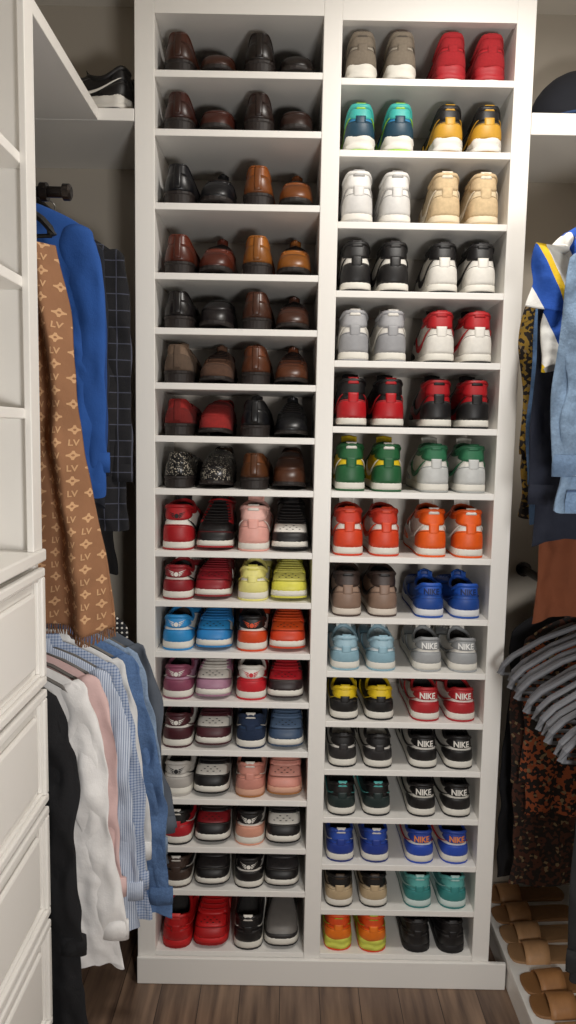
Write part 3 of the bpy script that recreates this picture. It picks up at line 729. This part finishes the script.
# lower left
lows=[('jacket','black jacket nearest the drawers on the lower left rod','jacket',-.745,-.505,.20,1.00,'#121216','cloth',.66,0,.05),
('shirt','white button shirt between black jacket and pink shirt','shirt',-.695,-.445,.20,.80,'#e9e7e6','cloth',.66,1,.09),
('shirt','pale pink shirt behind the white shirt on the lower left rod','shirt',-.668,-.395,.195,.72,'#d9b9b6','cloth',.58,0,.05),
('shirt','blue and white fine striped shirt on the lower left rod','shirt',-.655,-.350,.20,.76,'#c9d2e0','stripe',.62,1,.07),
('shirt','small blue check shirt on the lower left rod','shirt',-.642,-.305,.20,.76,'#b4bfd2','check',.62,1,.07),
('shirt','white shirt between the check shirt and the denim shirt','shirt',-.635,-.262,.195,.70,'#dcdcdc','cloth',.56,0,.06),
('shirt','washed mid-blue denim shirt on the lower left rod','shirt',-.618,-.215,.20,.82,'#5876a2','denim',.72,1,.10),
('shirt','light blue chambray shirt behind the mid-blue denim shirt','shirt',-.622,-.165,.20,.76,'#8ba0bb','denim',.60,0,.08),
('shirt','grey knit shirt overlapping the shelving edge','shirt',-.605,-.12,.195,.72,'#5a616c','cloth',.56,0,.07)]
for i,(n,l,c,x,y,hw,ln,col,k,sl,bt,dft) in enumerate(lows):
    garment(n,l,c,x,y,RZD,hw,ln,.009,mat(col,k),sl,buttons=bool(bt),seed=20+i,group=GL,amp=.007,drift=dft,sback=.3,sth=.19,flare=1.15 if i==0 else 1.05)
garment('blouse','black blouse with tiny white dots at lower left rod end','blouse',-.665,-.072,RZD+.0,.20,.65,.010,mat('#1b1b20','dots'),0,seed=33,group=GL,amp=.006)
garment('dress','white dotted black dress hung tallest at the lower left rod end','dress',-.655,-.032,RZD+.045,.185,.60,.009,mat('#1b1b20','dots'),0,seed=34,group=GL,amp=.005,hang=False)
# right upper
garment('jacket','light washed denim jacket nearest on the upper right rod','jacket',.872,-.47,RRU-.06,.235,.64,.020,mat('#7a91ab','denim'),.50,buttons=True,seed=41,group=GR,pocket=True,trim=mat('#6a83a2','denim'),amp=.012,sback=.1,sth=.22)
garment('jersey','short sleeved jersey in white, blue and yellow','shirt',.80,-.39,RRU-.005,.190,.36,.016,mat('#e4e2dc','jersey'),.17,seed=43,group=GR)
garment('sweater','dark navy sweater on the upper right rod','sweater',.843,-.315,RRU-.02,.205,.78,.016,mat('#151a2a','cloth'),.62,seed=45,group=GR,sback=.1)
garment('dress','copper brown dress hanging below the light denim jacket','dress',.86,-.24,RRU,.18,1.02,.018,mat('#6e3a20','cloth'),.0,seed=42,group=GR)
garment('shirt','mid-blue denim shirt behind the copper dress','shirt',.885,-.16,RRU,.205,.76,.018,mat('#4d6c92','denim'),.60,seed=44,group=GR,sback=.1)
garment('blouse','dark mustard print blouse at the back right','blouse',.880,-.075,RRU-.02,.20,.74,.018,mat('#8a6c22','print'),.50,seed=46,group=GR,sback=.1)
# right lower
for i in range(13):
    y=-.60+i*.038
    w9=['nearest','second nearest','third nearest','fourth nearest','fifth nearest','sixth nearest','middle','sixth from the back','fifth from the back','fourth from the back','third from the back','second from the back','farthest'][i]
    hanger(.852+.008*math.sin(i*3),y,RRD-.004*(12-i),f'empty grey plastic hanger, {w9} of the row on the lower right rod',.225,mat('#64656a','rubber'),math.radians(3*math.sin(i*2)),'empty hangers on the lower right rod',1.3,1.5)
garment('blouse','orange and black print blouse on the lower right rod','blouse',.905,-.092,RRD-.01,.175,.58,.012,mat('#9a4e2a','print'),.42,seed=52,group=GD,amp=.008)
garment('dress','long rust brown print dress behind the orange blouse','dress',.885,-.040,RRD-.01,.170,.84,.010,mat('#4a281b','print'),.45,seed=53,group=GD,amp=.006)
garment('trousers','black trousers folded at the back of lower right rod','trousers',.91,.08,RRD,.20,.90,.020,mat('#17161a','cloth'),0,seed=54,group=GD,collar=False)
garment('coat','long black coat on the lower right rod','coat',.86,-.67,RRD-.02,.20,.66,.022,mat('#141315','cloth'),.56,seed=51,group=GD)
# platform + sandals
zpl=.10
pf=thing('shoe_platform','low white platform on the right floor carrying tan sandals','platform',((XR+WR)/2,-.5,0))
o=obj('top_board',bx(XR,WR,-1.4,YB-.002,zpl-.025,zpl,bev=.003),WHITE,pf); o.location=(-(XR+WR)/2,.5,0)
o=obj('kick_board',bx(XR+.004,XR+.022,-1.4,YB-.002,0,zpl-.025,bev=.002),WHITE,pf); o.location=(-(XR+WR)/2,.5,0)
SND={}
def sandal(x,y,z,rz,c,label):
    if not SND:
        s=Shoe('slip',1)
        bm=bmesh.new(); s.rings(bm,[(-.003,lambda y:0.0),(-.001,lambda y:.003),(-.001,lambda y:.006+.004*(1-sstep(.2,.5,y/.295))),(-.004,lambda y:.008+.004*(1-sstep(.2,.5,y/.295)))]); SND['footbed']=mesh(bm,'footbed')
        def strap(u0,u1,h,h2,cross=0.0):
            bm=bmesh.new(); n=20; m=4; top=[];bot=[]
            for i in range(n+1):
                a=i/n; rt=[];rb=[]
                for j in range(m+1):
                    u=u0+(u1-u0)*j/m; A=s.shift(Vector((*s.B(u,.0005),.003))); B_=s.shift(Vector((*s.B(2-(u+cross),.0005),.003)))
                    k=(math.sin(PI*a)**.6 if 0<a<1 else 0); p=A.lerp(B_,a)+Vector((0,0,k*(h+(h2-h)*j/m)))
                    rt.append(bm.verts.new(p)); rb.append(bm.verts.new(p-Vector((0,0,.0025))))
                top.append(rt);bot.append(rb)
            for i in range(n):
                for j in range(m):
                    bm.faces.new((top[i][j],top[i+1][j],top[i+1][j+1],top[i][j+1])); bm.faces.new((bot[i][j],bot[i][j+1],bot[i+1][j+1],bot[i+1][j]))
                bm.faces.new((top[i][0],bot[i][0],bot[i+1][0],top[i+1][0])); bm.faces.new((top[i][m],top[i+1][m],bot[i+1][m],bot[i][m]))
            return mesh(bm,'strap',True)
        SND['strap']=strap(.55,.74,.044,.034)
    t=thing('sandal',label,'sandal',(x,y,z),rz,'sandals on the low platform')
    obj('footbed',SND['footbed'],mat(hexmul(c,.86),'leather'),t); obj('strap',SND['strap'],mat(c,'leather'),t)
cols=['#b58458','#b58458','#c2956a','#c2956a','#a8774a','#a8774a','#b98e63','#b98e63']
lb=['farthest of the row','second from the back','third from the back','fourth from the back','fourth nearest','third nearest','second nearest','nearest of the row']
for i in range(8):
    sandal(XR+.012+.295,.335-i*.108,zpl+.0005,PI/2+math.radians(random.uniform(-4,4)),cols[i],f'flat tan slide sandal on the low white platform, {lb[i]}')
# high shelf shoes and hat
put_shoe(sn('run',K,K,W,mid=W,pull=K,desc='x'),-.480,.05,zsh+.0175,True,1,'black sneaker with thick white sole at the front of the left corner shelf','black sneakers on the corner shelf',(1.05,.95,1.0),math.radians(74))
put_shoe(sn('low',K,K,K,desc='x'),-.49,.20,zsh+.0175,True,-1,'all black sneaker behind the white-soled one on the left corner shelf','black sneakers on the corner shelf',(1.2,1.15,1.5),math.radians(80))
hat=thing('cap','dark navy cap with curved brim on the right corner shelf','hat',(.85,.17,zr+.0305)); hat.scale=(1.6,1.5,1.5)
bm=bmesh.new(); n=28; rs=[]
for j in range(9):
    a=j/8*PI/2; rs.append([bm.verts.new((.09*math.cos(a)*math.cos(2*PI*k/n),.10*math.cos(a)*math.sin(2*PI*k/n),.005+.115*math.sin(a)**.9)) for k in range(n)] if j<8 else [bm.verts.new((0,0,.12))])
for j in range(7):
    for k in range(n): bm.faces.new((rs[j][k],rs[j][(k+1)%n],rs[j+1][(k+1)%n],rs[j+1][k]))
for k in range(n): bm.faces.new((rs[7][k],rs[7][(k+1)%n],rs[8][0]))
obj('crown',bm,mat('#14161f','cloth'),hat,True)
bm=bmesh.new(); q=[[],[],[],[]]
for i in range(21):
    a=-PI*.9+PI*.8*i/20; w=math.sin(PI*i/20); x=.09*math.cos(a); y=.10*math.sin(a)
    q[0].append(bm.verts.new((x,y,.012))); q[1].append(bm.verts.new((x*(1+.1*w),y-.010*w,.012-.004*abs(math.cos(a))))); q[2].append(bm.verts.new((x*(1+.1*w),y-.010*w,.008-.004*abs(math.cos(a))))); q[3].append(bm.verts.new((x,y,.006)))
for i in range(20):
    for e in range(4): bm.faces.new((q[e][i],q[e][i+1],q[(e+1)%4][i+1],q[(e+1)%4][i]))
obj('brim',bm,mat('#2a4064','cloth'),hat,True)
# ------------------------------------------------------------------ lights
def area(name,loc,size,e,col,rot=(0,0,0)):
    l=bpy.data.lights.new(name,'AREA'); l.energy=e; l.size=size; l.color=col; o=bpy.data.objects.new(name,l); C.objects.link(o); o.location=loc; o.rotation_euler=rot
area('ceiling_light',(.52,-.75,ZC-.04),.25,20,(1,.96,.90))
area('added_fill_light',(.42,-2.25,1.45),.3,21,(1,.975,.94),(math.radians(82),0,math.radians(4)))  # unseen fill added beside the camera so light fades towards the upper shelves
w=bpy.data.worlds.new('w'); bpy.context.scene.world=w; w.use_nodes=True
w.node_tree.nodes['Background'].inputs[0].default_value=(1,.98,.95,1); w.node_tree.nodes['Background'].inputs[1].default_value=.05
